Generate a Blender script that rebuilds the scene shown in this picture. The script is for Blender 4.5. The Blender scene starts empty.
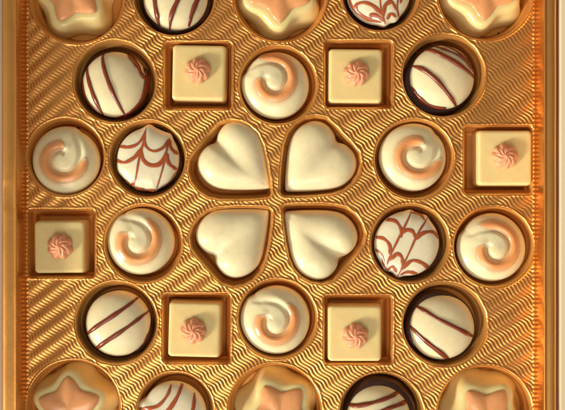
import bpy, math, random
import numpy as np
random.seed(7); np.random.seed(7)
S = 0.0005            # metres per unit (one unit = one millimetre half)
D = 1000.0            # camera height over the tray panel, in units
FLOOR = -26.0
TABLE = -44.0
rad = math.radians
scn = bpy.context.scene
COL = scn.collection

# ------------------------------------------------------------------ helpers
def P(px, py):                       # plan coordinates, y up, centred
    return (px - 282.5, 205.0 - py)
def U(px, py, z):                    # plan position of a point measured at height z
    k = 1 - z / D
    return ((px - 282.5) * k, (205.0 - py) * k)

def build(name, V, F, mat, parent=None, org=(0, 0, 0), attrs=None, smooth=True):
    """V (n,3) in units, F list/array of faces -> mesh object"""
    V = np.asarray(V, dtype=np.float64)
    me = bpy.data.meshes.new(name)
    if isinstance(F, np.ndarray):
        nf, k = F.shape
        me.vertices.add(len(V)); me.vertices.foreach_set('co', ((V - np.array(org)) * S).astype(np.float32).ravel())
        me.loops.add(nf * k); me.loops.foreach_set('vertex_index', F.astype(np.int32).ravel())
        me.polygons.add(nf); me.polygons.foreach_set('loop_start', np.arange(0, nf * k, k, dtype=np.int32))
        me.update(calc_edges=True)
    else:
        me.from_pydata([tuple((np.array(v) - np.array(org)) * S) for v in V], [], F)
    if smooth:
        me.polygons.foreach_set('use_smooth', np.ones(len(me.polygons), dtype=bool))
    if attrs:
        for an, av in attrs.items():
            a = me.attributes.new(an, 'FLOAT', 'POINT'); a.data.foreach_set('value', np.asarray(av, dtype=np.float32))
    me.validate(); me.update()
    me.materials.append(mat)
    o = bpy.data.objects.new(name, me); COL.objects.link(o)
    if parent: o.parent = parent
    else: o.location = tuple(c * S for c in org)
    return o

def thing(name, org, label, cat, group=None):
    o = bpy.data.objects.new(name, None); COL.objects.link(o)
    o.empty_display_size = 0.005
    o.location = tuple(c * S for c in org)
    o['label'] = label; o['category'] = cat
    if group: o['group'] = group
    return o

def ring_mesh(rings, cap_bottom=True, centre=None):
    """rings: list of (N,3) arrays from bottom to top; last ring closed with centre point"""
    N = len(rings[0]); V = np.concatenate(rings); F = []
    for k in range(len(rings) - 1):
        a = k * N; b = a + N
        for i in range(N):
            j = (i + 1) % N
            F.append((a + i, a + j, b + j, b + i))
    if centre is not None:
        V = np.vstack([V, centre]); c = len(V) - 1; a = (len(rings) - 1) * N
        for i in range(N): F.append((a + i, a + (i + 1) % N, c))
    if cap_bottom: F.append(tuple(reversed(range(N))))
    return V, F

def blob(out, c, zf, walls, nr=40, smax_pow=1.0):
    """solid: outline (N,2) ccw around centre c, top surface zf(x,y), walls [(scale,z)..] bottom to top"""
    out = np.asarray(out); c = np.asarray(c); rings = []
    for s, z in walls:
        p = c + (out - c) * s
        rings.append(np.column_stack([p, np.full(len(p), float(z))]))
    for k in range(nr):
        s = math.cos(k / nr * math.pi / 2) ** smax_pow
        p = c + (out - c) * s
        rings.append(np.column_stack([p, zf(p[:, 0], p[:, 1])]))
    cz = zf(np.array([c[0]]), np.array([c[1]]))[0]
    return ring_mesh(rings, True, np.array([c[0], c[1], cz]))

def smooth_noise(t, seed, n=5, f0=1):
    r = np.random.RandomState(seed); o = np.zeros_like(t)
    for k in range(1, n + 1):
        o += math.pow(0.7, k) * np.sin((k * f0) * t + r.uniform(0, 6.28))
    return o
def sstep(a, b, x):
    t = np.clip((x - a) / (b - a), 0, 1); return t * t * (3 - 2 * t)

def catmull(pts, step=0.8):
    pts = [np.array(p, float) for p in pts]
    pts = [2 * pts[0] - pts[1]] + pts + [2 * pts[-1] - pts[-2]]
    o = []
    for i in range(1, len(pts) - 2):
        p0, p1, p2, p3 = pts[i - 1:i + 3]
        n = max(2, int(np.linalg.norm(p2 - p1) / step))
        for k in range(n):
            t = k / n
            o.append(0.5 * ((2 * p1) + (-p0 + p2) * t + (2 * p0 - 5 * p1 + 4 * p2 - p3) * t * t + (-p0 + 3 * p1 - 3 * p2 + p3) * t ** 3))
    o.append(pts[-2]); return np.array(o)

# ------------------------------------------------------------------ materials
def newmat(name):
    m = bpy.data.materials.new(name); m.use_nodes = True
    nt = m.node_tree; b = nt.nodes['Principled BSDF']; return m, nt, b
def link(nt, a, b): nt.links.new(a, b)
def noise_node(nt, scale, detail=2, rough=0.5, vec=None):
    n = nt.nodes.new('ShaderNodeTexNoise'); n.inputs['Scale'].default_value = scale
    n.inputs['Detail'].default_value = detail; n.inputs['Roughness'].default_value = rough
    if vec: link(nt, vec, n.inputs['Vector'])
    return n
def objco(nt):
    t = nt.nodes.new('ShaderNodeTexCoord'); return t.outputs['Object']

def food(name, ca, cb=None, rough=0.32, sss=1.0, scale=0.0022, bump=0.03, mott=0.04, srad=(1.0, 0.72, 0.42), coat=0.0, spec=0.5):
    m, nt, b = newmat(name); v = objco(nt)
    base = nt.nodes.new('ShaderNodeMix'); base.data_type = 'RGBA'
    base.inputs['A'].default_value = (*ca, 1); base.inputs['B'].default_value = (*(cb or ca), 1)
    if cb:
        at = nt.nodes.new('ShaderNodeAttribute'); at.attribute_name = 'tint'
        link(nt, at.outputs['Fac'], base.inputs['Factor'])
    else: base.inputs['Factor'].default_value = 0
    n = noise_node(nt, 260, 3, 0.6, v)
    mr = nt.nodes.new('ShaderNodeMapRange'); mr.inputs['From Min'].default_value = 0.3; mr.inputs['From Max'].default_value = 0.7
    mr.inputs['To Min'].default_value = 1 - mott; mr.inputs['To Max'].default_value = 1 + mott
    link(nt, n.outputs['Fac'], mr.inputs['Value'])
    mul = nt.nodes.new('ShaderNodeVectorMath'); mul.operation = 'SCALE'
    link(nt, base.outputs['Result'], mul.inputs[0]); link(nt, mr.outputs['Result'], mul.inputs['Scale'])
    link(nt, mul.outputs['Vector'], b.inputs['Base Color'])
    n2 = noise_node(nt, 420, 4, 0.6, v)
    mr2 = nt.nodes.new('ShaderNodeMapRange'); mr2.inputs['To Min'].default_value = rough - 0.08; mr2.inputs['To Max'].default_value = rough + 0.12
    link(nt, n2.outputs['Fac'], mr2.inputs['Value']); link(nt, mr2.outputs['Result'], b.inputs['Roughness'])
    if bump:
        bp = nt.nodes.new('ShaderNodeBump'); bp.inputs['Strength'].default_value = bump * 6; bp.inputs['Distance'].default_value = 0.0004
        n3 = noise_node(nt, 330, 3, 0.55, v); link(nt, n3.outputs['Fac'], bp.inputs['Height']); link(nt, bp.outputs['Normal'], b.inputs['Normal'])
    b.inputs['Subsurface Weight'].default_value = sss
    b.inputs['Subsurface Radius'].default_value = srad
    b.inputs['Subsurface Scale'].default_value = scale
    b.inputs['Specular IOR Level'].default_value = spec
    b.inputs['Coat Weight'].default_value = coat
    return m

def gold(name, col, rough, bump=0.06, bscale=300, metal=1.0):
    m, nt, b = newmat(name); v = objco(nt)
    b.inputs['Metallic'].default_value = metal
    n = noise_node(nt, 90, 4, 0.6, v)
    cr = nt.nodes.new('ShaderNodeMix'); cr.data_type = 'RGBA'
    cr.inputs['A'].default_value = (*[c * 0.9 for c in col], 1); cr.inputs['B'].default_value = (*[min(1, c * 1.1) for c in col], 1)
    link(nt, n.outputs['Fac'], cr.inputs['Factor']); link(nt, cr.outputs['Result'], b.inputs['Base Color'])
    n2 = noise_node(nt, 500, 4, 0.7, v)
    mr = nt.nodes.new('ShaderNodeMapRange'); mr.inputs['To Min'].default_value = rough - 0.08; mr.inputs['To Max'].default_value = rough + 0.1
    link(nt, n2.outputs['Fac'], mr.inputs['Value']); link(nt, mr.outputs['Result'], b.inputs['Roughness'])
    bp = nt.nodes.new('ShaderNodeBump'); bp.inputs['Strength'].default_value = bump; bp.inputs['Distance'].default_value = 0.0006
    src = noise_node(nt, bscale, 4, 0.6, v)
    link(nt, src.outputs['Fac'], bp.inputs['Height']); link(nt, bp.outputs['Normal'], b.inputs['Normal'])
    return m

GOLD_C = (0.86, 0.50, 0.15)
M_panel = gold('gold_foil_embossed', (0.88, 0.43, 0.13), 0.35, bump=0.12, bscale=900)
M_cup = gold('gold_foil_smooth', (0.78, 0.40, 0.11), 0.42, bump=0.22, bscale=120, metal=0.52)
M_rim = gold('gold_foil_rim', (0.78, 0.40, 0.12), 0.36, bump=0.07, bscale=1500)
WHITE = (0.92, 0.86, 0.60); IVORY = (0.91, 0.85, 0.60); BUTTER = (0.94, 0.76, 0.39); PEACH = (0.84, 0.41, 0.16)
M_swirl = food('white_chocolate_marbled', WHITE, PEACH, rough=0.24, spec=0.6, scale=0.0013)
M_ivory = food('ivory_chocolate', IVORY, rough=0.30, bump=0.03)
M_butter = food('butter_chocolate', BUTTER, rough=0.36, bump=0.02)
M_star = food('star_chocolate', (0.91, 0.77, 0.40), rough=0.23, spec=0.6, bump=0, mott=0.02, scale=0.003)
M_peach = food('peach_icing', (0.86, 0.43, 0.25), rough=0.34, scale=0.0014)
M_peachtop = food('peach_topping', (0.84, 0.44, 0.20), rough=0.24, scale=0.0016, spec=0.6)
M_dome = food('white_coating', (0.89, 0.82, 0.57), rough=0.33, spec=0.5)
M_web = food('white_glaze', (0.90, 0.86, 0.67), rough=0.22, spec=0.6)
M_dark = food('dark_chocolate', (0.040, 0.011, 0.005), rough=0.24, sss=0.15, scale=0.0005, bump=0.08, mott=0.15, spec=0.55)
M_driz = food('chocolate_drizzle', (0.230, 0.046, 0.017), rough=0.26, sss=0.3, scale=0.0005, bump=0.03, spec=0.6)
M_vein = food('brown_glaze_line', (0.44, 0.105, 0.030), rough=0.24, sss=0.4, scale=0.0005, bump=0.02, spec=0.6)

# ------------------------------------------------------------------ tray layout
HEART = [(0, 0), (8.6, 8.8), (22, 20.5), (34.5, 30.2), (44.5, 35.2), (54, 36.2), (63, 34.2), (70.5, 29.6), (75.5, 21.7), (76.3, 12.3), (74.5, 5), (71, 0)]
def heart_canon():
    up = HEART[:-1]; full = [(a, b) for a, b in up] + [HEART[-1]] + [(a, -b) for a, b in reversed(up[1:])]
    return np.array(full) * 1.0
def place(pts, tip, ang):
    c, s = math.cos(rad(ang)), math.sin(rad(ang)); pts = np.asarray(pts)
    return np.column_stack([tip[0] + pts[:, 0] * c - pts[:, 1] * s, tip[1] + pts[:, 0] * s + pts[:, 1] * c])
def convex(pts):
    pts = sorted(map(tuple, pts)); 
    def half(ps):
        h = []
        for p in ps:
            while len(h) > 1 and (h[-1][0] - h[-2][0]) * (p[1] - h[-2][1]) - (h[-1][1] - h[-2][1]) * (p[0] - h[-2][0]) <= 0: h.pop()
            h.append(p)
        return h[:-1]
    return np.array(half(pts) + half(pts[::-1]))
def poly_sdf(poly, X, Y):
    n = len(poly); d2 = np.full(X.shape, 1e18); ins = np.zeros(X.shape, bool)
    for i in range(n):
        ax, ay = poly[i]; bx, by = poly[(i + 1) % n]
        ex, ey = bx - ax, by - ay; wx, wy = X - ax, Y - ay
        t = np.clip((wx * ex + wy * ey) / (ex * ex + ey * ey + 1e-12), 0, 1)
        d2 = np.minimum(d2, (wx - ex * t) ** 2 + (wy - ey * t) ** 2)
        c = ((ay <= Y) & (by > Y)) | ((by <= Y) & (ay > Y))
        with np.errstate(divide='ignore', invalid='ignore'):
            xi = ax + (Y - ay) * ex / (ey if abs(ey) > 1e-12 else 1e-12)
        ins ^= c & (X < xi)
    d = np.sqrt(d2); return np.where(ins, -d, d)

ROUND = [(114.8, 81.4, 41.8), (443.7, 75.5, 42), (116.3, 323, 41.8), (444.8, 324.2, 42.7), (174, -6, 42), (380.3, -8, 39.3),
         (147.2, 158.9, 39), (410, 243.5, 40), (65.5, 157, 39.5), (278, 85, 39.8), (414, 159, 40.4), (143, 243.8, 39.6),
         (493.8, 246.7, 40.8), (277.2, 319, 40.4), (77, -3.5, 47.5), (280, -5, 47.2), (485.5, -8, 48.5), (73.5, 407, 47.5),
         (275, 410.5, 47.5), (485, 413, 48.2), (175.2, 411, 39.3), (381.5, 415, 43)]
SQ = [(198.2, 75.5, 34.6, 34.2), (358.8, 74.2, 34.6, 34.3), (498.2, 159.8, 34.9, 35), (61.4, 243.3, 34.3, 34.7), (196.7, 328.5, 34.6, 35.2), (358.3, 329.7, 35, 34.8)]
HC = [((266.5, 192.5), 141), ((285, 191), 44), ((267, 213), 221), ((287.5, 210), -41)]
HULL = convex(heart_canon())
cups = []
for x, y, r in ROUND: cups.append(('r', P(x, y), r))
for x, y, a, b in SQ: cups.append(('s', P(x, y), (a, b)))
for t, a in HC: cups.append(('h', place(HULL, P(*t), a), 6.0))
def cup_sdf(c, X, Y):
    if c[0] == 'r': return np.hypot(X - c[1][0], Y - c[1][1]) - c[2]
    if c[0] == 's':
        rr = 4.5; qx = np.abs(X - c[1][0]) - c[2][0] + rr; qy = np.abs(Y - c[1][1]) - c[2][1] + rr
        return np.hypot(np.maximum(qx, 0), np.maximum(qy, 0)) + np.minimum(np.maximum(qx, qy), 0) - rr
    return poly_sdf(c[1], X, Y) - c[2]
def cup_box(c):
    if c[0] == 'r': m = c[2]; return c[1][0] - m, c[1][0] + m, c[1][1] - m, c[1][1] + m
    if c[0] == 's': return c[1][0] - c[2][0], c[1][0] + c[2][0], c[1][1] - c[2][1], c[1][1] + c[2][1]
    p = c[1]; return p[:, 0].min() - 6, p[:, 0].max() + 6, p[:, 1].min() - 6, p[:, 1].max() + 6

def wall_profile(e):        # e = distance inside the rim (>=0) -> depth
    xs = [0, 0.5, 1.2, 2.0, 2.6, 3.2, 4.4, 5.2, 5.9, 6.6, 8.0, 12, 60]
    zs = [0, -0.35, -1.6, -6.0, -11, -14.5, -15.6, -17.5, -21.5, -24.6, -25.7, -26, -26]
    return np.interp(e, xs, zs)

# panel limits
X0, X1 = P(25.5, 0)[0], P(535.5, 0)[0]
Y1, Y0 = P(0, -64)[1], P(0, 474)[1]
def coords(lo, hi, flo, fhi, fine, coarse):
    a = np.arange(lo, flo, coarse); b = np.arange(flo, fhi, fine); c = np.arange(fhi, hi, coarse)
    return np.concatenate([a, b, c, [hi]])
gx = np.linspace(X0, X1, int((X1 - X0) / 0.42))
gy = coords(Y0, Y1, P(0, 418)[1], P(0, -8)[1], 0.42, 1.1)

def panel_height(X, Y):
    px = X + 282.5; yd = 205 - Y
    al = rad(40)
    warp = 5 * np.sin(px / 61 + yd / 83) + 4 * np.sin(px / 37 - yd / 71 + 1.3)
    Pp = 13.2 + 4.3 * px / 565
    u = px * math.sin(al) + (yd - 205) * math.cos(al)
    be = rad(47)
    v = px * math.cos(be) - yd * math.sin(be)
    ph = 2 * math.pi * u / Pp + warp * 0.12
    pitch = 3.5
    A = (0.29 - 0.06 * sstep(430, 500, px) - 0.05 * (1 - sstep(60, 150, px))) * (1 + 0.42 * np.sin(ph + 2.4)) * (1 + 0.15 * np.sin(px / 23 + yd / 31))
    w = 2 * math.pi / pitch * (v + 1.0 * np.sin(ph) + 0.10 * np.sin(2 * ph + 0.6)) + 0.4 * np.sin(px / 17) * np.sin(yd / 19)
    A = A * (0.86 + 0.22 * np.sin(px / 13.1 + 1.7 * np.sin(yd / 29)) * np.sin(yd / 16.3 + 1.1 * np.sin(px / 35)) + 0.10 * np.sin(px / 5.3 + yd / 7.9))
    z = A * (np.cos(w) + 0.05 * np.cos(2 * w))
    # the whole sheet is slightly wavy along the bands
    z = z + (0.36 + 0.2 * sstep(60, 170, px)) * np.sin(ph + 0.7) + 0.5 * np.sin(px / 19 + 2 * np.sin(yd / 37)) * np.sin(yd / 23 + 1)
    return z

def tray_z(X, Y):
    Z = panel_height(X, Y); best = np.full(X.shape, 99.0); lab = np.full(X.shape, -1)
    for i, c in enumerate(cups):
        x0, x1, y0, y1 = cup_box(c)
        m = (X > x0 - 5) & (X < x1 + 5) & (Y > y0 - 5) & (Y < y1 + 5)
        if not m.any(): continue
        d = cup_sdf(c, X[m], Y[m]); b = best[m]; l = lab[m]
        l = np.where(d < b, i, l); b = np.minimum(b, d); best[m] = b; lab[m] = l
    # crimp round each cup and along the long edges
    f = sstep(-0.2, 2.6, best)
    lip = 0.55 * np.exp(-((best - 0.9) / 0.8) ** 2)
    e = np.minimum(np.minimum(X - X0, X1 - X), np.minimum(Y - Y0, Y1 - Y))
    fe = sstep(0.5, 4.0, e)
    leftfade = 0.45 + 0.55 * sstep(0, 13, X - X0)
    bead = 0.9 * np.exp(-((e - 1.8) / 0.9) ** 2) * (0.5 + 0.5 * np.cos(2 * math.pi * (Y + 0.8 * np.abs(X) % 1) / 4.3))
    Zp = Z * (0.25 + 0.75 * f) * fe * leftfade + lip * (e > 2) + bead
    ins = best < 0
    soft = np.random.RandomState(3)
    Zc = wall_profile(np.maximum(-best, 0)) + Z * 0.25 * leftfade * np.exp(np.minimum(best, 0) / 0.8) + lip
    # faint mould rings and sag inside the cups
    Zc = Zc + 0.12 * np.sin(X / 9.0 + Y / 13.0) * ins
    return np.where(ins, Zc, Zp), best, lab

GX, GY = np.meshgrid(gx, gy)
GZ, GB, GL = tray_z(GX, GY)
nx, ny = len(gx), len(gy)
idx = np.arange(nx * ny).reshape(ny, nx)
Q = np.stack([idx[:-1, :-1], idx[:-1, 1:], idx[1:, 1:], idx[1:, :-1]], -1).reshape(-1, 4)
VV = np.column_stack([GX.ravel(), GY.ravel(), GZ.ravel()])
fb = (GB[:-1, :-1] + GB[1:, 1:]).ravel() / 2; fl = GL[:-1, :-1].ravel()
tray = thing('chocolate_tray', (0, 0, TABLE + 1), 'gold foil moulded tray with wavy embossing and deep cups holding all the chocolates', 'tray')
TORG = (0, 0, TABLE + 1)
def sub(name, mask, mat):
    q = Q[mask]; u, inv = np.unique(q, return_inverse=True)
    return build(name, VV[u], inv.reshape(-1, 4), mat, tray, TORG)
incup = fb < -0.7
sub('embossed_panel', ~incup, M_panel)
for i, c in enumerate(cups):
    sub({'r': 'round_cup', 's': 'square_cup', 'h': 'heart_cup'}[c[0]], incup & (fl == i), M_cup)
# rim
def rect_path(step=0.9, r=4.0):
    pts = []
    def seg(ax, ay, bx, by, nxn, nyn):
        n = max(2, int(math.hypot(bx - ax, by - ay) / step))
        for k in range(n): t = k / n; pts.append((ax + (bx - ax) * t, ay + (by - ay) * t, nxn, nyn))
    def arc(cx, cy, a0):
        for k in range(10):
            a = rad(a0 + 9 * k); pts.append((cx + r * math.cos(a), cy + r * math.sin(a), math.cos(a), math.sin(a)))
    seg(X1, Y0 + r, X1, Y1 - r, 1, 0); arc(X1 - r, Y1 - r, 0)
    seg(X1 - r, Y1, X0 + r, Y1, 0, 1); arc(X0 + r, Y1 - r, 90)
    seg(X0, Y1 - r, X0, Y0 + r, -1, 0); arc(X0 + r, Y0 + r, 180)
    seg(X0 + r, Y0, X1 - r, Y0, 0, -1); arc(X1 - r, Y0 + r, 270)
    return np.array(pts)
rp = rect_path(); L = np.arange(len(rp)) * 0.9
prof = [(-0.6, -1.2), (-0.1, 0.2), (0.35, 2), (0.55, 4), (0.75, 7), (0.95, 11), (1.15, 15), (1.35, 19), (1.6, 22), (2.0, 24.2), (2.6, 25.2), (3.2, 25.3),
        (3.7, 24.7), (4.1, 23.9), (4.8, 23.7), (6, 24.0), (8, 24.5), (10, 24.7), (12, 24.4), (13.6, 23.6), (14.8, 22.2), (15.5, 20), (15.9, 15), (16.6, -10), (17.2, TABLE + 2.0)]
rings = []
for k, (o, z) in enumerate(prof):
    rib = 0.16 * (0.25 + 0.75 * sstep(-0.2, 0.5, np.sin(L / 31.0 + 0.8 * np.sin(L / 11.0)))) * np.clip(np.cos(2 * math.pi * L / 4.3), 0, 1) * math.exp(-((z - 5) / 4.0) ** 2)
    und = 0.35 * np.sin(L / 47.0) * np.sin(L / 29.0 + 1) * (1 if z > 20 and k < 22 else 0)
    yd = 205 - rp[:, 1]
    dent = 0.0
    if 4.5 < o < 14:
        dent = -0.9 * np.exp(-((yd - 196) / 13.0) ** 4) * (rp[:, 2] < -0.5) * math.exp(-((o - 9.5) / 4.0) ** 4)
        dent = dent + 0.5 * sstep(-8, 8, yd - 30) * (1 - sstep(-8, 8, yd - 172)) * (rp[:, 2] < -0.5) * math.exp(-((o - 7) / 3.5) ** 2)
    oo = o * np.where((rp[:, 2] < -0.5) & (o > 5), 1.17, 1.0) - rib
    rings.append(np.column_stack([rp[:, 0] + rp[:, 2] * oo, rp[:, 1] + rp[:, 3] * oo, z + und + dent]))
V, F = ring_mesh(rings, cap_bottom=False)
F = [tuple(reversed(f)) for f in F]
build('rim', V, F, M_rim, tray, TORG)

# ------------------------------------------------------------------ carton and table
m, nt, b = newmat('cream_card'); v = objco(nt)
b.inputs['Base Color'].default_value = (0.84, 0.73, 0.54, 1); b.inputs['Roughness'].default_value = 0.6
bp = nt.nodes.new('ShaderNodeBump'); bp.inputs['Strength'].default_value = 0.3; bp.inputs['Distance'].default_value = 0.0003
n = noise_node(nt, 900, 4, 0.7, v); link(nt, n.outputs['Fac'], bp.inputs['Height']); link(nt, bp.outputs['Normal'], b.inputs['Normal'])
M_card = m
carton = thing('carton', (0, 0, TABLE), 'plain cream card edge standing along the right side of the gold tray', 'box')
def boxv(x0, x1, y0, y1, z0, z1, bv=0.8):
    """box with chamfered upper edges"""
    r = []
    for o, z in ((0, z0), (0, z1 - bv), (bv * 0.3, z1 - bv * 0.3), (bv, z1)):
        r.append(np.array([(x0 + o, y0 + o, z), (x1 - o, y0 + o, z), (x1 - o, y1 - o, z), (x0 + o, y1 - o, z)], float))
    V = np.concatenate(r); F = []
    for k in range(3):
        for i in range(4): F.append((k * 4 + i, k * 4 + (i + 1) % 4, k * 4 + 4 + (i + 1) % 4, k * 4 + 4 + i))
    F.append((12, 13, 14, 15)); F.append((3, 2, 1, 0)); return V, F
ox0, ox1, oy0, oy1 = X0 - 17.6, X1 + 17.6, Y0 - 17.6, Y1 + 17.6
for (a, b_, c, d) in ((ox1, ox1 + 14, oy0 - 8, oy1 + 8),):
    V, F = boxv(a, b_, c, d, TABLE, 27.0); build('side_wall', V, F, M_card, carton, (0, 0, TABLE), smooth=False)
V, F = boxv(ox0 + 0.05, ox1 - 0.05, oy0 + 0.05, oy1 - 0.05, TABLE, TABLE + 0.9, 0.2); build('bottom_panel', V, F, M_card, carton, (0, 0, TABLE), smooth=False)
m, nt, b = newmat('tabletop'); v = objco(nt)
n = noise_node(nt, 8, 5, 0.6, v); cr = nt.nodes.new('ShaderNodeValToRGB'); cr.color_ramp.elements[0].color = (0.30, 0.26, 0.25, 1); cr.color_ramp.elements[1].color = (0.42, 0.37, 0.36, 1)
link(nt, n.outputs['Fac'], cr.inputs['Fac']); link(nt, cr.outputs['Color'], b.inputs['Base Color']); b.inputs['Roughness'].default_value = 0.55
V = [(-2400, -2400, TABLE - 0.1), (2400, -2400, TABLE - 0.1), (2400, 2400, TABLE - 0.1), (-2400, 2400, TABLE - 0.1)]
tb = build('tabletop', V, [(0, 1, 2, 3)], m); tb['kind'] = 'structure'

# ------------------------------------------------------------------ chocolates
TH = np.linspace(0, 2 * math.pi, 128, endpoint=False)

# swirls ------------------------------------------------------------
RG = ([-60, 0, 40, 120, 200, 240, 265, 310, 350, 372, 395, 420], [6.5, 7.5, 9.3, 10, 10.6, 11.7, 13.5, 17, 22, 26.5, 37, 50])
def swirl(px, py, R, sx, sy, pinch, pend, label):
    c = np.array(U(px, py, 0)); sc = np.array(U(sx, sy, 3))
    def Rf(th):
        psi = (np.degrees(th) - pinch - 22) % 360
        a, b_ = 0.03 * np.exp(-psi / 60), -0.035 * np.exp(-(360 - psi) / 38)
        q = np.where(psi > 180, psi - 360, psi); k = sstep(-9, 9, q)
        st = np.where(np.abs(q) < 9, (-0.035 * (1 - k) + 0.03 * k), a + b_)
        return R * (1 + st + 0.008 * np.sin(3 * th + px))
    out = np.column_stack([c[0] + Rf(TH) * np.cos(TH), c[1] + Rf(TH) * np.sin(TH)])
    def polar(x, y):
        r = np.hypot(x - sc[0], y - sc[1]); th = np.degrees(np.arctan2(y - sc[1], x - sc[0])); return r, (th - pinch) % 360
    def h(x, y):
        dx, dy = x - c[0], y - c[1]; th = np.arctan2(dy, dx)
        rho = np.clip(np.hypot(dx, dy) / Rf(th), 0, 1)
        z = 4.5 - 15 * (1 - (1 - rho ** 2.7) ** (1 / 2.0))
        r, psi = polar(x, y)
        for k in (0, 1):
            ps = psi + 360 * k
            rg = np.interp(ps, *RG); d = r - rg
            env = sstep(-2, 26, ps) * (1 - sstep(378, 402, ps))
            dep = np.interp(ps, [0, 60, 200, 300, 380, 400], [2.0, 3.2, 3.4, 2.7, 0.8, 0])
            z = z - env * dep * np.where(d < 0, np.exp(-(d / 2.1) ** 2), np.exp(-(d / 3.4) ** 2))
            # rope bulge just outside the groove
            z = z + env * 1.0 * np.exp(-((d - 6.5) / 3.6) ** 2) * (1 - sstep(330, 372, ps))
        z = z + 1.2 * np.exp(-(r / 6.5) ** 2)
        return z
    def cen(ps): return np.interp(ps, *RG) + 6.0
    def wid(ps): return 6.2 * np.clip(sstep(14, 50, ps), 0, 1) * (1 - 0.55 * sstep(pend - 30, pend + 14, ps))
    def tint(x, y):
        r, psi = polar(x, y); m = np.zeros_like(r)
        for k in (0, 1):
            ps = psi + 360 * k
            w = np.maximum(wid(ps), 0.4); v = (r - cen(ps)) / w
            e = sstep(16, 44, ps) * (1 - sstep(pend - 12, pend + 10, ps))
            m = np.maximum(m, e * np.exp(-np.abs(v) ** 3.0 * 0.75))
        return m
    org = (c[0], c[1], FLOOR)
    t = thing('swirl_chocolate', org, label, 'chocolate', 'round chocolates with a peach swirl')
    V, F = blob(out, c, h, [(0.86, FLOOR + 0.4), (0.93, FLOOR + 5), (0.975, -16), (0.993, -12.5)], nr=64, smax_pow=0.85)
    build('shell', V, F, M_swirl, t, org, {'tint': tint(V[:, 0], V[:, 1]) * (V[:, 2] > -12)})
    ps = np.arange(24, pend + 6, 2.0); vs = np.linspace(-1, 1, 13)
    PS, VS = np.meshgrid(ps, vs, indexing='ij')
    W = np.maximum(wid(PS), 0.3) * 0.95
    # taper to points at both ends
    W = W * np.sqrt(np.clip((PS - 23) / 14, 0, 1)) * np.sqrt(np.clip((pend + 6.5 - PS) / 10, 0.02, 1))
    Rr = cen(PS) + VS * W; A = np.radians(PS + pinch)
    x = sc[0] + Rr * np.cos(A); y = sc[1] + Rr * np.sin(A); hh = h(x, y)
    zt = hh + 0.26 * (1 - VS ** 4) - 0.06; zb = hh - 2.5
    n1, n2 = PS.shape; V = np.concatenate([np.column_stack([x.ravel(), y.ravel(), zt.ravel()]), np.column_stack([x.ravel(), y.ravel(), zb.ravel()])])
    F = []; o = n1 * n2
    for i in range(n1 - 1):
        for j in range(n2 - 1):
            a, b2, c2, d2 = i * n2 + j, (i + 1) * n2 + j, (i + 1) * n2 + j + 1, i * n2 + j + 1
            F.append((a, d2, c2, b2)); F.append((o + a, o + b2, o + c2, o + d2))
        a, b2 = i * n2, (i + 1) * n2; F.append((a, b2, o + b2, o + a))
        a, b2 = i * n2 + n2 - 1, (i + 1) * n2 + n2 - 1; F.append((b2, a, o + a, o + b2))
    for j in range(n2 - 1):
        F.append((j + 1, j, o + j, o + j + 1)); q = (n1 - 1) * n2; F.append((q + j, q + j + 1, o + q + j + 1, o + q + j))
    F = [tuple(reversed(f)) for f in F]
    build('peach_swirl', V, F, M_swirl, t, org, {'tint': tint(V[:, 0], V[:, 1])})

swirl(275.6, 84.4, 33.8, 274.8, 80.5, 139, 346, 'white and peach swirl chocolate between the two upper square chocolates')
swirl(64.4, 160.5, 34.2, 60.8, 160.7, 46, 318, 'peach swirl chocolate at the left end of its row, right above a square chocolate')
swirl(413.9, 157, 34, 416.0, 156.2, 30, 323, 'bright white chocolate with a peach curl, just right of the upper right heart')
swirl(139.7, 241.5, 33.9, 136.9, 243.5, 104, 323, 'swirl chocolate just left of the lower left heart, peach hook open at the top')
swirl(493.2, 247.8, 34.5, 497.3, 249.6, 132, 354, 'peach swirl chocolate by the right edge of the tray, under the square chocolate')
swirl(275.4, 320.6, 34.8, 275.6, 324, 114, 303, 'swirl chocolate between the two lower square chocolates, short peach hook')

# square chocolates ---------------------------------------------------
def rosette_mesh(x, y, z0, R, rot, N=8):
    th = np.linspace(0, 2 * math.pi, 160, endpoint=False); rings = []
    def lobes(t, r):
        t = t + 0.06 * np.sin(2 * t + x) + 0.05 * np.sin(3 * t + y)
        return np.abs(np.cos(N / 2 * (t - rot - 1.15 * (1 - r) ** 1.1 * 1.0))) ** 0.9
    sd = int(x * 3 + y) % 97
    Rf = R * (0.86 + 0.14 * lobes(th, 1.0)) * (1 + 0.022 * smooth_noise(th, sd, 4))
    ss = [1.0, 1.015, 1.02, 1.0, 0.97, 0.93, 0.88, 0.82, 0.76, 0.7, 0.63, 0.56, 0.49, 0.42, 0.35, 0.28, 0.22, 0.16, 0.1, 0.05]
    for k, s in enumerate(ss):
        lo = lobes(th, min(s, 1)); p = Rf * s
        dome = 7.2 * (1 - min(s, 1) ** 2.6) ** 0.62
        zz = dome + (1.75 * (lo - 0.6)) * math.exp(-((s - 0.58) / 0.36) ** 2) * (1 if k > 3 else 0) + 1.4 * math.exp(-(s / 0.16) ** 2)
        if k < 4: zz = np.full_like(th, [-0.8, 0.4, 1.2, 2.1][k]); 
        else: zz = zz * (1 - 0.0) + 2.1
        rings.append(np.column_stack([x + p * np.cos(th), y + p * np.sin(th), z0 + zz]))
    return ring_mesh(rings, True, np.array([x, y, z0 + 10.6]))
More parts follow.
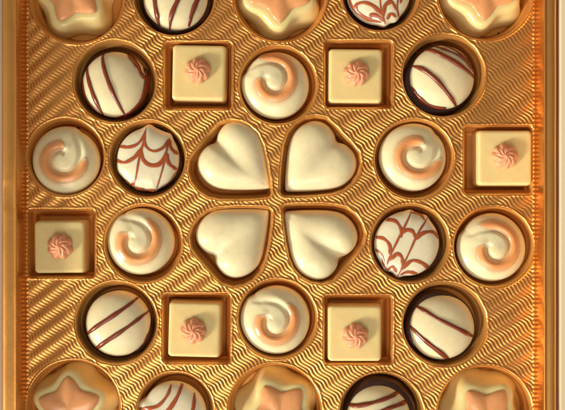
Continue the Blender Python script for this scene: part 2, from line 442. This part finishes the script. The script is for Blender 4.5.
def rrect(cx, cy, a, b, r, n=10, rot=0):
    pts = []
    for (sx, sy, a0) in ((1, 1, 0), (-1, 1, 90), (-1, -1, 180), (1, -1, 270)):
        for k in range(n + 1):
            t = rad(a0 + 90 * k / n); pts.append((sx * (a - r) + r * math.cos(t), sy * (b - r) + r * math.sin(t)))
    # densify straight sides
    o = []
    for i in range(len(pts)):
        p, q = np.array(pts[i]), np.array(pts[(i + 1) % len(pts)]); n2 = 36 if i % (n + 1) == n else 1
        for k in range(n2): o.append(p + (q - p) * k / n2)
    o = np.array(o); c, s = math.cos(rot), math.sin(rot)
    return np.column_stack([cx + o[:, 0] * c - o[:, 1] * s, cy + o[:, 0] * s + o[:, 1] * c])
def square(x0, x1, y0, y1, rx, ry, rot, rrot, label):
    # top face rectangle in photo units
    zt = 1.5
    cx, cy = U((x0 + x1) / 2, (y0 + y1) / 2, zt); a, b = (x1 - x0) / 2, (y1 - y0) / 2
    org = (cx, cy, FLOOR)
    t = thing('square_chocolate', org, label, 'chocolate', 'square chocolates with a peach rosette')
    rings = []
    for da, z, r in ((1.3, FLOOR + 0.4, 4), (1.9, FLOOR + 1.5, 4.5), (1.7, -18, 4.4), (1.0, -8, 4.2), (0.5, -3, 4), (0.25, -1.2, 3.9), (-0.1, 0.1, 3.7), (-0.8, 1.0, 3.4), (-1.8, 1.45, 3), (-3.2, zt + 0.02, 2.6)):
        p = rrect(cx, cy, a + da, b + da, max(r, 0.8), rot=rot); rings.append(np.column_stack([p, np.full(len(p), z)]))
    n = len(rings[0]); last = rings[-1][:, :2]; c = np.array([cx, cy])
    for s in np.concatenate([[0.985, 0.96], np.arange(0.93, 0.03, -0.035)]):
        p = c + (last - c) * s; rings.append(np.column_stack([p, np.full(len(p), zt + 0.03 + 0.3 * (1 - s * s))]))
    V, F = ring_mesh(rings, True, np.array([cx, cy, zt + 0.33]))
    build('block', V, F, M_butter, t, org)
    qx, qy = U(rx, ry, zt + 4); V, F = rosette_mesh(qx, qy, zt + 0.2, 13.0, rrot)
    build("rosette", V, F, M_peach, t, org)
square(172.6, 225.0, 45.4, 99.5, 197.5, 70.2, -0.02, 0.2, 'square chocolate with peach rosette left of the upper swirl chocolate')
square(329.2, 381.6, 49.2, 102.0, 356.7, 73.4, -0.01, 0.55, 'square chocolate with peach rosette right of the upper swirl chocolate')
square(478.5, 531.6, 131, 184.6, 505.0, 156.2, 0.0, 0.05, 'square chocolate by the right edge of the tray, rosette right of its middle')
square(34.6, 83.8, 221.5, 272.6, 59.2, 246.4, 0.01, 0.4, 'shaded square chocolate by the left edge of the tray')
square(168.8, 220.0, 303.0, 356.8, 193.2, 331.2, -0.025, 0.7, 'square chocolate with peach rosette left of the lower swirl chocolate')
square(328.4, 381.0, 306.2, 361, 355.6, 336.2, 0.0, 0.3, 'square chocolate with peach rosette right of the lower swirl chocolate')

# hearts --------------------------------------------------------------
def heart(tip, ang, side, depth, label):
    base = (heart_canon() - [40, 0]) * 1.022 + [40, 0]; n0 = len(base); base = np.vstack([base, base[:1]])
    raw = catmull(base[:-1].tolist() + [base[0].tolist()], 0.9)[:-1]
    # soften the tip slightly
    for _ in range(14): raw = 0.5 * raw + 0.25 * np.roll(raw, 1, 0) + 0.25 * np.roll(raw, -1, 0)
    up_, lo_ = raw[raw[:, 1] >= -0.3], raw[raw[:, 1] <= 0.3]
    def near(pts, a, b):
        m = np.full(a.shape, 1e9)
        for q in pts: m = np.minimum(m, (a - q[0]) ** 2 + (b - q[1]) ** 2)
        return np.sqrt(m)
    def zf_local(a, b):
        d1, d2 = near(up_, a, b), near(lo_, a, b)
        kk = 14.0 * (1 - sstep(50, 66, a)) + 0.1; hk = np.maximum(kk - np.abs(d1 - d2), 0) / kk
        d = np.minimum(d1, d2) - hk * hk * kk * 0.25 * sstep(0, 8, np.minimum(d1, d2))
        d = np.maximum(d - 0.25, 0)
        z = 4.0 - 15 * (1 - np.sqrt(1 - (1 - np.clip(d / 24, 0, 1)) ** 2.5))
        wgt = sstep(12, 74, a)
        db = (b + 2.0 * np.sin(a / 22.0) * side) * side
        cre = np.where(db > 0, np.exp(-(db / 9.0) ** 2), np.exp(-(db / 4.5) ** 2))
        z = z - depth * wgt * cre - 1.3 * (1 - sstep(0, 40, a)) + 1.0 * np.exp(-(((a - 50) / 16) ** 2 + ((np.abs(b) - 18) / 11) ** 2))
        return z
    t0 = np.array(U(tip[0], tip[1], -3)); cs, sn = math.cos(rad(ang)), math.sin(rad(ang))
    c = np.array([46.0, 0.0]); org = (t0[0] + c[0] * cs, t0[1] + c[0] * sn, FLOOR)
    V, F = blob(raw, c, zf_local, [(0.90, FLOOR + 0.4), (0.945, FLOOR + 3), (0.97, -18), (0.99, -12)], nr=56, smax_pow=0.9)
    X = t0[0] + V[:, 0] * cs - V[:, 1] * sn; Y = t0[1] + V[:, 0] * sn + V[:, 1] * cs
    o = build('heart_chocolate', np.column_stack([X, Y, V[:, 2]]), F, M_ivory, None, org)
    o['label'] = label; o['category'] = 'chocolate'; o['group'] = 'four heart chocolates forming a clover'
heart((270.3, 188.2), 139.8, -1, 4.2, 'upper left heart chocolate of the four leaf clover in the middle')
heart((285.4, 191.2), 44.0, 1, 3.4, 'upper right heart chocolate of the four leaf clover in the middle')
heart((268.7, 209.8), 220.2, -1, 3.4, 'lower left heart chocolate of the four leaf clover in the middle')
heart((284.6, 212.0), -40.3, 1, 4.6, 'lower right heart chocolate of the four leaf clover in the middle')

# domes with drizzle ----------------------------------------------------
def tube_on(name, pts, hf, w, parent, org, mat, flat=0.8, lift=0.25, taper=(0.5, 0.5), seed=0):
    """rope lying on the surface hf, plan polyline pts (u), half width w"""
    p = catmull(pts, 0.7); n = len(p); tan = np.gradient(p, axis=0); tan /= np.linalg.norm(tan, axis=1)[:, None] + 1e-9
    nor = np.column_stack([-tan[:, 1], tan[:, 0]])
    s = np.linspace(0, 1, n)
    ww = w * 1.25 * (1 + 0.15 * np.sin(s * 7 + seed) + 0.09 * np.sin(s * 19 + seed * 2))
    ww = ww * (taper[0] + (1 - taper[0]) * np.clip(s / 0.16, 0, 1)) * (taper[1] + (1 - taper[1]) * np.clip((1 - s) / 0.16, 0, 1))
    e = 0.5
    rings = []
    for k in range(12):
        a = 2 * math.pi * k / 12; off = np.cos(a) * ww; up = np.sin(a) * ww * flat
        q = p + nor * off[:, None]; z = hf(q[:, 0], q[:, 1])
        rings.append(np.column_stack([q, z + up + lift * ww]))
    R = np.stack(rings, 1)    # n,12,3
    V = R.reshape(-1, 3); F = []
    for i in range(n - 1):
        for k in range(12):
            j = (k + 1) % 12; F.append((i * 12 + k, (i + 1) * 12 + k, (i + 1) * 12 + j, i * 12 + j))
    F.append(tuple(range(12))); F.append(tuple((n - 1) * 12 + k for k in reversed(range(12))))
    F = [tuple(reversed(f)) for f in F] if True else F
    return build(name, V, F, mat, parent, org)

def dome(px, py, R, base, lines, label, group, kind='stripe', irregular=None, crop=None, H=17.0, top=5.0, powr=2.2):
    R = R * (1.02 if kind == 'stripe' else 1.0)
    c = np.array(U(px, py, 0)); org = (c[0], c[1], FLOOR)
    seed = int(px * 7 + py * 3) % 1000
    def Rf(th):
        r = R * (1 + 0.010 * smooth_noise(th, seed, 4))
        if irregular:
            for a, amp, w in irregular:
                d = (np.degrees(th) - a + 180) % 360 - 180; r = r + amp * np.exp(-(d / w) ** 2)
        return r
    out = np.column_stack([c[0] + Rf(TH) * np.cos(TH), c[1] + Rf(TH) * np.sin(TH)])
    def h(x, y):
        dx, dy = x - c[0], y - c[1]; rho = np.clip(np.hypot(dx, dy) / Rf(np.arctan2(dy, dx)), 0, 1)
        return top - H * (1 - (1 - rho ** powr) ** 0.5)
    t = thing('striped_chocolate' if kind == 'stripe' else 'feathered_chocolate', org, label, 'chocolate', group)
    V, F = blob(out, c, h, [(0.9, FLOOR + 6), (0.97, top - H - 5), (0.995, top - H - 1.5)], nr=44)
    build('white_coating', V, F, M_dome if kind == 'stripe' else M_web, t, org)
    # dark foot
    bx, by, br, drips = base
    bc = np.array(U(bx, by, -8))
    def Bf(th):
        r = br * (1.0 + 0.034 * smooth_noise(th, seed + 5, 12))
        for a, amp, w in drips:
            d = (np.degrees(th) - a + 180) % 360 - 180; r = r + amp * np.exp(-(d / w) ** 2)
        return r
    ob = np.column_stack([bc[0] + Bf(TH) * np.cos(TH), bc[1] + Bf(TH) * np.sin(TH)])
    zr = top - H + (5.2 if kind == 'stripe' else 2.0)
    def hb(x, y):
        dx, dy = x - bc[0], y - bc[1]; rho = np.clip(np.hypot(dx, dy) / Bf(np.arctan2(dy, dx)), 0, 1)
        return zr - 9 * (1 - (1 - rho ** 16) ** 0.5)
    V, F = blob(ob, bc, hb, [(0.90, FLOOR + 0.3), (0.965, FLOOR + 3), (0.99, zr - 11)], nr=30)
    build('dark_base', V, F, M_dark, t, org)
    ox, oy, sc = crop
    for i, ln in enumerate(lines):
        w, pts = ln[0], ln[1]; tp = ln[2] if len(ln) > 2 else (0.4, 0.4)
        q = []
        for (x, y) in pts:
            ix, iy = ox + x / sc, oy + y / sc
            u = np.array(U(ix, iy, 0))
            for _ in range(4):
                z = h(np.array([u[0]]), np.array([u[1]]))[0]; u = np.array(U(ix, iy, z))
            v_ = u - c; rr = np.hypot(*v_); lim = Rf(np.array([math.atan2(v_[1], v_[0])]))[0] * 0.995
            if kind != 'stripe' and rr > lim: u = c + v_ * lim / rr
            q.append(u)
        def hh(x, y):
            dx, dy = x - c[0], y - c[1]; r_ = np.hypot(dx, dy); Rr = Rf(np.arctan2(dy, dx)); z = h(x, y)
            # past the edge of the coating the rope drops on to the dark foot
            ex = np.maximum(r_ - Rr * 0.985, 0); return np.maximum(z, top - H) - ex * 1.6
        if kind == 'stripe': tube_on('drizzle', q, hh, w, t, org, M_driz, 0.8, 0.15, tp, i + seed)
        else: tube_on('feather_line', q, hh, w * 1.08, t, org, M_vein, 0.17, 0.04, tp, i + seed)

GS = 'white domes with chocolate stripes'; GF = 'white chocolates with feathered brown lines'
dome(113, 83.6, 32.8, (114.6, 84.2, 34.6, [(22, 3.5, 7), (-40, 2.0, 25)]), [
    (1.5, [(68, 128), (72, 190), (100, 280), (138, 350)]), (1.5, [(150, 80), (134, 110), (143, 170), (175, 255), (228, 352)]),
    (1.7, [(235, 92), (265, 130), (300, 190), (322, 205)]), (1.6, [(322, 150), (318, 200), (300, 280), (245, 345), (180, 368)]), (1.3, [(48, 190), (60, 270), (105, 335), (150, 362)])],
    'striped white dome in the upper left with a dark blob on its right rim', GS, crop=(70, 30, 4.1))
dome(442.8, 77.2, 32.6, (438.2, 79.5, 36.2, [(200, 1.5, 30), (245, 2.2, 14)]), [
    (1.9, [(72, 98), (130, 90), (200, 118), (280, 165), (348, 228)]), (1.7, [(40, 162), (100, 178), (160, 222), (220, 292), (258, 358)]),
    (1.9, [(36, 255), (80, 312), (150, 356), (210, 358)]), (1.2, [(130, 72), (170, 62), (240, 85), (300, 130), (345, 190)]), (1.2, [(160, 76), (215, 92), (280, 125), (342, 200)])],
    'upper right white dome with bold brown stripes and a dark left side', GS, crop=(400, 30, 4.556))
dome(116.7, 324.4, 32.6, (117.8, 325.2, 34.0, [(-20, 1.6, 22), (-50, 2.0, 12)]), [
    (1.6, [(62, 268), (120, 222), (190, 176), (260, 128), (318, 82)]), (1.6, [(103, 334), (160, 292), (230, 246), (300, 196), (362, 148)]),
    (1.8, [(262, 360), (315, 335), (350, 285), (372, 235)])],
    'lower left white dome crossed by two dark parallel lines', GS, crop=(70, 278, 4.556))
dome(442.8, 328.3, 32.8, (440.0, 325.8, 35.4, [(100, 2.2, 35), (190, 1.2, 20)]), [
    (1.5, [(55, 108), (115, 142), (180, 180), (260, 220), (340, 260)]), (1.6, [(34, 200), (80, 245), (130, 290), (185, 332), (240, 378)])],
    'lower right white dome with two brown lines and wide dark upper edge', GS, crop=(400, 280, 4.556))
dome(175, -3, 32.8, (176.5, -1, 35.6, [(-30, 1.5, 20)]), [
    (1.6, [(142, -150), (138, -60), (140, 20), (158, 115), (170, 150)]), (1.7, [(330, -140), (300, -60), (265, 10), (235, 85), (225, 168)]),
    (1.7, [(430, -100), (400, -40), (372, 20), (348, 85), (332, 152)])],
    'striped white dome cut by the upper frame edge, brightly lit', GS, crop=(130, 0, 5.65))
dome(379.5, 418.5, 32.6, (379.8, 414.5, 37.4, [(60, 1.6, 12), (110, 1.8, 14)]), [
    (1.7, [(85, 243), (150, 258), (260, 236), (350, 202), (400, 165)]), (1.6, [(200, 330), (300, 284), (380, 256), (450, 222)])],
    'striped dome cut by the lower frame edge, wide dark chocolate foot', GS, crop=(330, 360, 5.65))
dome(147.3, 158.8, 31.6, (149.5, 160.0, 32.5, []), [
    (0.75, [(210, 70), (197, 140), (178, 215), (165, 290), (148, 362)]), (0.7, [(318, 116), (300, 190), (282, 270), (262, 368)]),
    (1.15, [(86, 155), (130, 160), (170, 146), (197, 112), (209, 78)], (0.8, 0.25)), (1.15, [(208, 85), (202, 135), (218, 166), (250, 178), (290, 160), (314, 122)], (0.25, 0.25)),
    (1.2, [(317, 122), (325, 165), (354, 192)], (0.3, 0.8)), (1.4, [(66, 220), (110, 230), (155, 208), (183, 175), (192, 150)], (0.8, 0.25)),
    (1.45, [(190, 162), (196, 215), (225, 241), (265, 240), (290, 210), (303, 172)], (0.25, 0.25)), (1.4, [(302, 178), (312, 232), (354, 264)], (0.25, 0.8)),
    (1.2, [(150, 350), (200, 368), (262, 370)], (0.4, 0.4)), (1.1, [(100, 325), (138, 343), (158, 312)], (0.6, 0.25)), (0.5, [(275, 365), (320, 320), (350, 270)])],
    'feathered white chocolate beside the upper left heart, lines hanging in scallops', GF, 'web', [(88, 3.2, 9), (48, 2.2, 8), (-80, 2, 8), (-110, 1.5, 8), (200, 1.5, 12)], (100, 112, 4.556), 12, 3.5, 3.2)
dome(407.4, 244, 32.6, (409.0, 245.6, 32.6, []), [
    (0.75, [(212, 50), (190, 110), (150, 190), (112, 270), (88, 332)]), (0.75, [(288, 82), (242, 160), (210, 230), (172, 310), (143, 364)]),
    (1.35, [(90, 94), (138, 106), (164, 142), (165, 182)], (0.7, 0.25)), (1.35, [(42, 176), (85, 186), (112, 215), (116, 268)], (0.7, 0.25)),
    (0.9, [(44, 232), (75, 258), (90, 315)], (0.7, 0.3)), (0.9, [(212, 66), (250, 74), (272, 100)], (0.3, 0.6)),
    (1.35, [(163, 168), (188, 146), (218, 154), (230, 188)], (0.25, 0.25)), (1.4, [(110, 286), (145, 256), (168, 272), (170, 312)], (0.25, 0.25)),
    (1.4, [(228, 192), (265, 160), (310, 155), (346, 178)], (0.25, 0.8)), (1.4, [(168, 326), (212, 286), (255, 294), (290, 322)], (0.25, 0.8)),
    (1.0, [(95, 332), (125, 312), (146, 340)], (0.3, 0.3)), (1.1, [(160, 350), (195, 337), (238, 344)], (0.3, 0.7))],
    'feathered white chocolate beside the lower right heart, lines arching upward', GF, 'web', [(84, 2, 8), (55, 2, 8), (-105, 3, 8), (-130, 2.5, 8)], (365, 198, 4.556), 11, 3.0, 3.2)
dome(379, -8, 32.2, (379.5, -6.5, 33.4, [(-50, 1, 20)]), [
    (0.75, [(285, -120), (284, -40), (288, 50), (312, 134)]), (0.75, [(390, -100), (385, -20), (380, 50), (392, 108)]),
    (1.35, [(150, 62), (148, 28), (195, 14), (250, 38), (292, 88)], (0.8, 0.25)), (1.0, [(105, -20), (122, 30), (160, 72), (215, 108), (290, 126)], (0.5, 0.4)),
    (1.35, [(304, 95), (312, 32), (348, 12), (376, 60)], (0.25, 0.25)), (1.3, [(224, 108), (236, 84), (272, 92), (303, 122)], (0.6, 0.25)),
    (1.2, [(322, 110), (344, 78), (374, 96)], (0.3, 0.3)), (1.3, [(130, -70), (190, -90), (250, -60), (284, -10)], (0.7, 0.25)), (1.3, [(300, -20), (330, -80), (365, -70), (384, -20)], (0.25, 0.25)), (1.3, [(395, 20), (415, -20), (450, -10)], (0.25, 0.7))],
    'feathered white chocolate cut by the upper frame edge', GF, 'web', [(-80, 2.5, 8), (-58, 2, 8)], (330, 0, 5.65), 11, 3.0, 3.2)
dome(173.2, 414.5, 32.4, (175.5, 414.5, 31.0, []), [
    (1.3, [(262, 138), (238, 200), (190, 256), (130, 274), (74, 266)], (0.4, 0.5)), (1.6, [(325, 133), (296, 205), (252, 275), (190, 340), (120, 370)], (0.6, 0.5)),
    (1.3, [(392, 184), (390, 240), (372, 320), (330, 400)], (0.5, 0.5))],
    'white chocolate with curved brown lines and pointed left side at the lower frame edge', GF, 'web', [(164, 5.5, 9)], (125, 360, 5.65), 13, 3.5, 2.8)

# stars -----------------------------------------------------------------
def star_r(th, R, r, a0, k=0.45):
    ph = ((np.degrees(th) - a0) % 72) / 72.0; w = 0.5 + 0.5 * np.cos(2 * math.pi * ph)
    f = np.radians(np.minimum(ph, 1 - ph) * 72); s36 = math.sin(rad(36))
    poly = R * r * s36 / (R * np.sin(f) + r * np.sin(rad(36) - f))
    return (1 - k) * (r + (R - r) * w ** 1.1) + k * poly
def star(px, py, a_top, bx, by, a_body, label):
    zt = -1.0
    c = np.array(U(px, py, 0)); b = np.array(U(bx, by, FLOOR + 8)); org = (b[0], b[1], FLOOR)
    t = thing('star_chocolate', org, label, 'chocolate', 'star chocolates with peach tops')
    rings = []
    levels = [(1.0, FLOOR + 0.4), (1.03, FLOOR + 1.2), (1.03, FLOOR + 3), (1.0, FLOOR + 5.5), (0.955, FLOOR + 9), (0.905, FLOOR + 13), (0.87, FLOOR + 17), (0.845, FLOOR + 20), (0.82, FLOOR + 22.2), (0.785, FLOOR + 23.8), (0.74, FLOOR + 24.8), (0.68, FLOOR + 25.2), (0.55, FLOOR + 25), (0.4, FLOOR + 25), (0.2, FLOOR + 25)]
    for s, z in levels:
        k = min(1, (z - FLOOR) / 25.0); a = a_body + ((a_top - a_body + 36) % 72 - 36) * k ** 1.2; cc = b + (c - b) * k
        rr = star_r(TH, 46.0, 36.0, a, 0.05) * s
        rings.append(np.column_stack([cc[0] + rr * np.cos(TH), cc[1] + rr * np.sin(TH), np.full(len(TH), z)]))
    V, F = ring_mesh(rings, True, np.array([c[0], c[1], FLOOR + 25]))
    build('body', V, F, M_star, t, org)
    out = np.column_stack([c[0] + star_r(TH, 32.0, 21.5, a_top) * np.cos(TH), c[1] + star_r(TH, 32.0, 21.5, a_top) * np.sin(TH)])
    def h(x, y):
        dx, dy = x - c[0], y - c[1]; th = np.arctan2(dy, dx); r = np.hypot(dx, dy); R = star_r(th, 32.0, 21.5, a_top); rho = np.clip(r / R, 0, 1)
        ph = np.radians((np.degrees(th) - a_top) % 72 * 5)
        return zt + 4.2 * np.sqrt(1 - rho ** 4.0) + 0.6 * np.cos(ph) * np.sin(np.clip(rho, 0, 1) ** 1.5 * math.pi) + 0.5
    V, F = blob(out, c, h, [(0.9, zt - 2.2), (0.97, zt - 1.0)], nr=44)
    build('peach_top', V, F, M_peachtop, t, org)
GT = 'star chocolates'
star(71.5, -8, 248, 76, -3, 240, 'star chocolate with peach top in the upper left corner')
star(279.3, -8.5, 270, 279, -2, 261, 'star chocolate at the top middle with a brightly lit edge')
star(484.5, -11, 268, 480, -5, 258, 'star chocolate with peach top in the upper right corner, by crumbs')
star(69, 408, 92, 76, 403, 84, 'shaded star chocolate with peach top in the lower left corner')
star(280.4, 413.5, 85 + 36, 278, 406, 100, 'star chocolate at the bottom middle, between two round chocolates')
star(486.5, 416.5, 126, 480, 407, 116, 'star chocolate with peach top in the lower right corner')

# crumbs ------------------------------------------------------------------
def crumb(px, py, r, z, label):
    cx, cy = U(px, py, z); n = 10; rings = []
    rs = np.random.RandomState(int(px))
    for k in range(5):
        a = math.pi * (k + 0.6) / 6.2; th = np.linspace(0, 6.283, n, endpoint=False); rr = r * math.sin(a) * (1 + 0.25 * rs.uniform(-1, 1, n))
        rings.append(np.column_stack([cx + rr * np.cos(th), cy + 0.8 * rr * np.sin(th), z - r * 0.7 * math.cos(a) + 0.1 * r * rs.uniform(-1, 1, n)]))
    V, F = ring_mesh(rings, True, np.array([cx, cy, z + r * 0.7])); o = build('crumb', V, F, M_dark, None, (cx, cy, z), smooth=True)
    o['label'] = label; o['category'] = 'crumb'; o['group'] = 'dark chocolate crumbs'
def wallz(px, py):
    x, y = P(px, py); return float(tray_z(np.array([[x]]), np.array([[y]]))[0][0, 0])
crumb(78.3, 128.0, 1.3, wallz(78.3, 128.0) + 0.6, 'tiny dark crumb above the leftmost swirl chocolate')
crumb(498.5, 33.2, 1.2, wallz(498.5, 33.2) + 0.5, 'largest dark crumb below the upper right star chocolate')
crumb(515.5, 21.5, 0.9, wallz(515.5, 21.5) + 0.5, 'small dark crumb to the right of the upper right star chocolate')
crumb(481.5, 36.5, 0.8, wallz(481.5, 36.5) + 0.5, 'small dark crumb at the lowest edge of the upper right star cup')

# ------------------------------------------------------------------ light
w = bpy.data.worlds.new('World'); scn.world = w; w.use_nodes = True; nt = w.node_tree
bg = nt.nodes['Background']; tc = nt.nodes.new('ShaderNodeTexCoord')
dp = nt.nodes.new('ShaderNodeVectorMath'); dp.operation = 'DOT_PRODUCT'
dp.inputs[1].default_value = (-0.62, -0.42, 0.35); link(nt, tc.outputs['Generated'], dp.inputs[0])
cr = nt.nodes.new('ShaderNodeValToRGB'); e = cr.color_ramp.elements
e[0].position = 0.0; e[0].color = (0.11, 0.085, 0.065, 1); e[1].position = 0.75; e[1].color = (0.72, 0.60, 0.46, 1)
mr = nt.nodes.new('ShaderNodeMapRange'); mr.inputs['From Min'].default_value = -0.8; mr.inputs['From Max'].default_value = 0.85
link(nt, dp.outputs['Value'], mr.inputs['Value']); link(nt, mr.outputs['Result'], cr.inputs['Fac']); link(nt, cr.outputs['Color'], bg.inputs['Color'])
bg.inputs['Strength'].default_value = 0.46

from mathutils import Vector
def aim(o, target):
    o.rotation_euler = (Vector(target) - o.location).to_track_quat('-Z', 'Y').to_euler()
az, el, dist = rad(214), rad(22.5), 1.6
tgt = Vector((P(360, 0)[0] * S, P(0, 190)[1] * S, 0))
sp = bpy.data.lights.new('key_lamp', 'SPOT'); sp.energy = 265; sp.color = (1.0, 0.86, 0.66); sp.shadow_soft_size = 0.24
sp.spot_size = rad(14.5); sp.spot_blend = 1.0
so = bpy.data.objects.new('key_lamp', sp); COL.objects.link(so)
so.location = tgt + Vector((math.cos(az) * math.cos(el), math.sin(az) * math.cos(el), math.sin(el))) * dist; aim(so, tgt)
al = bpy.data.lights.new('fill_lamp', 'AREA'); al.shape = 'RECTANGLE'; al.size = 0.5; al.size_y = 0.5; al.energy = 3.6; al.color = (1.0, 0.91, 0.78)  # added soft fill that lifts the shadows, not a fixture of the room
ao = bpy.data.objects.new('fill_lamp', al); COL.objects.link(ao); ao.location = (-0.15, -0.80, 0.85); aim(ao, (0, 0, 0))

# ------------------------------------------------------------------ camera
cam = bpy.data.cameras.new('camera'); co = bpy.data.objects.new('camera', cam); COL.objects.link(co)
co.location = (0, 0, D * S); co.rotation_euler = (0, 0, 0)
cam.sensor_fit = 'HORIZONTAL'; cam.angle = 2 * math.atan(282.5 / D); cam.clip_start = 0.01; cam.clip_end = 50
scn.camera = co
scn.render.engine = 'CYCLES'; scn.render.resolution_x = 1024; scn.render.resolution_y = 743
scn.view_settings.view_transform = 'Standard'; scn.view_settings.look = 'None'; scn.view_settings.exposure = 0.26; scn.view_settings.gamma = 1
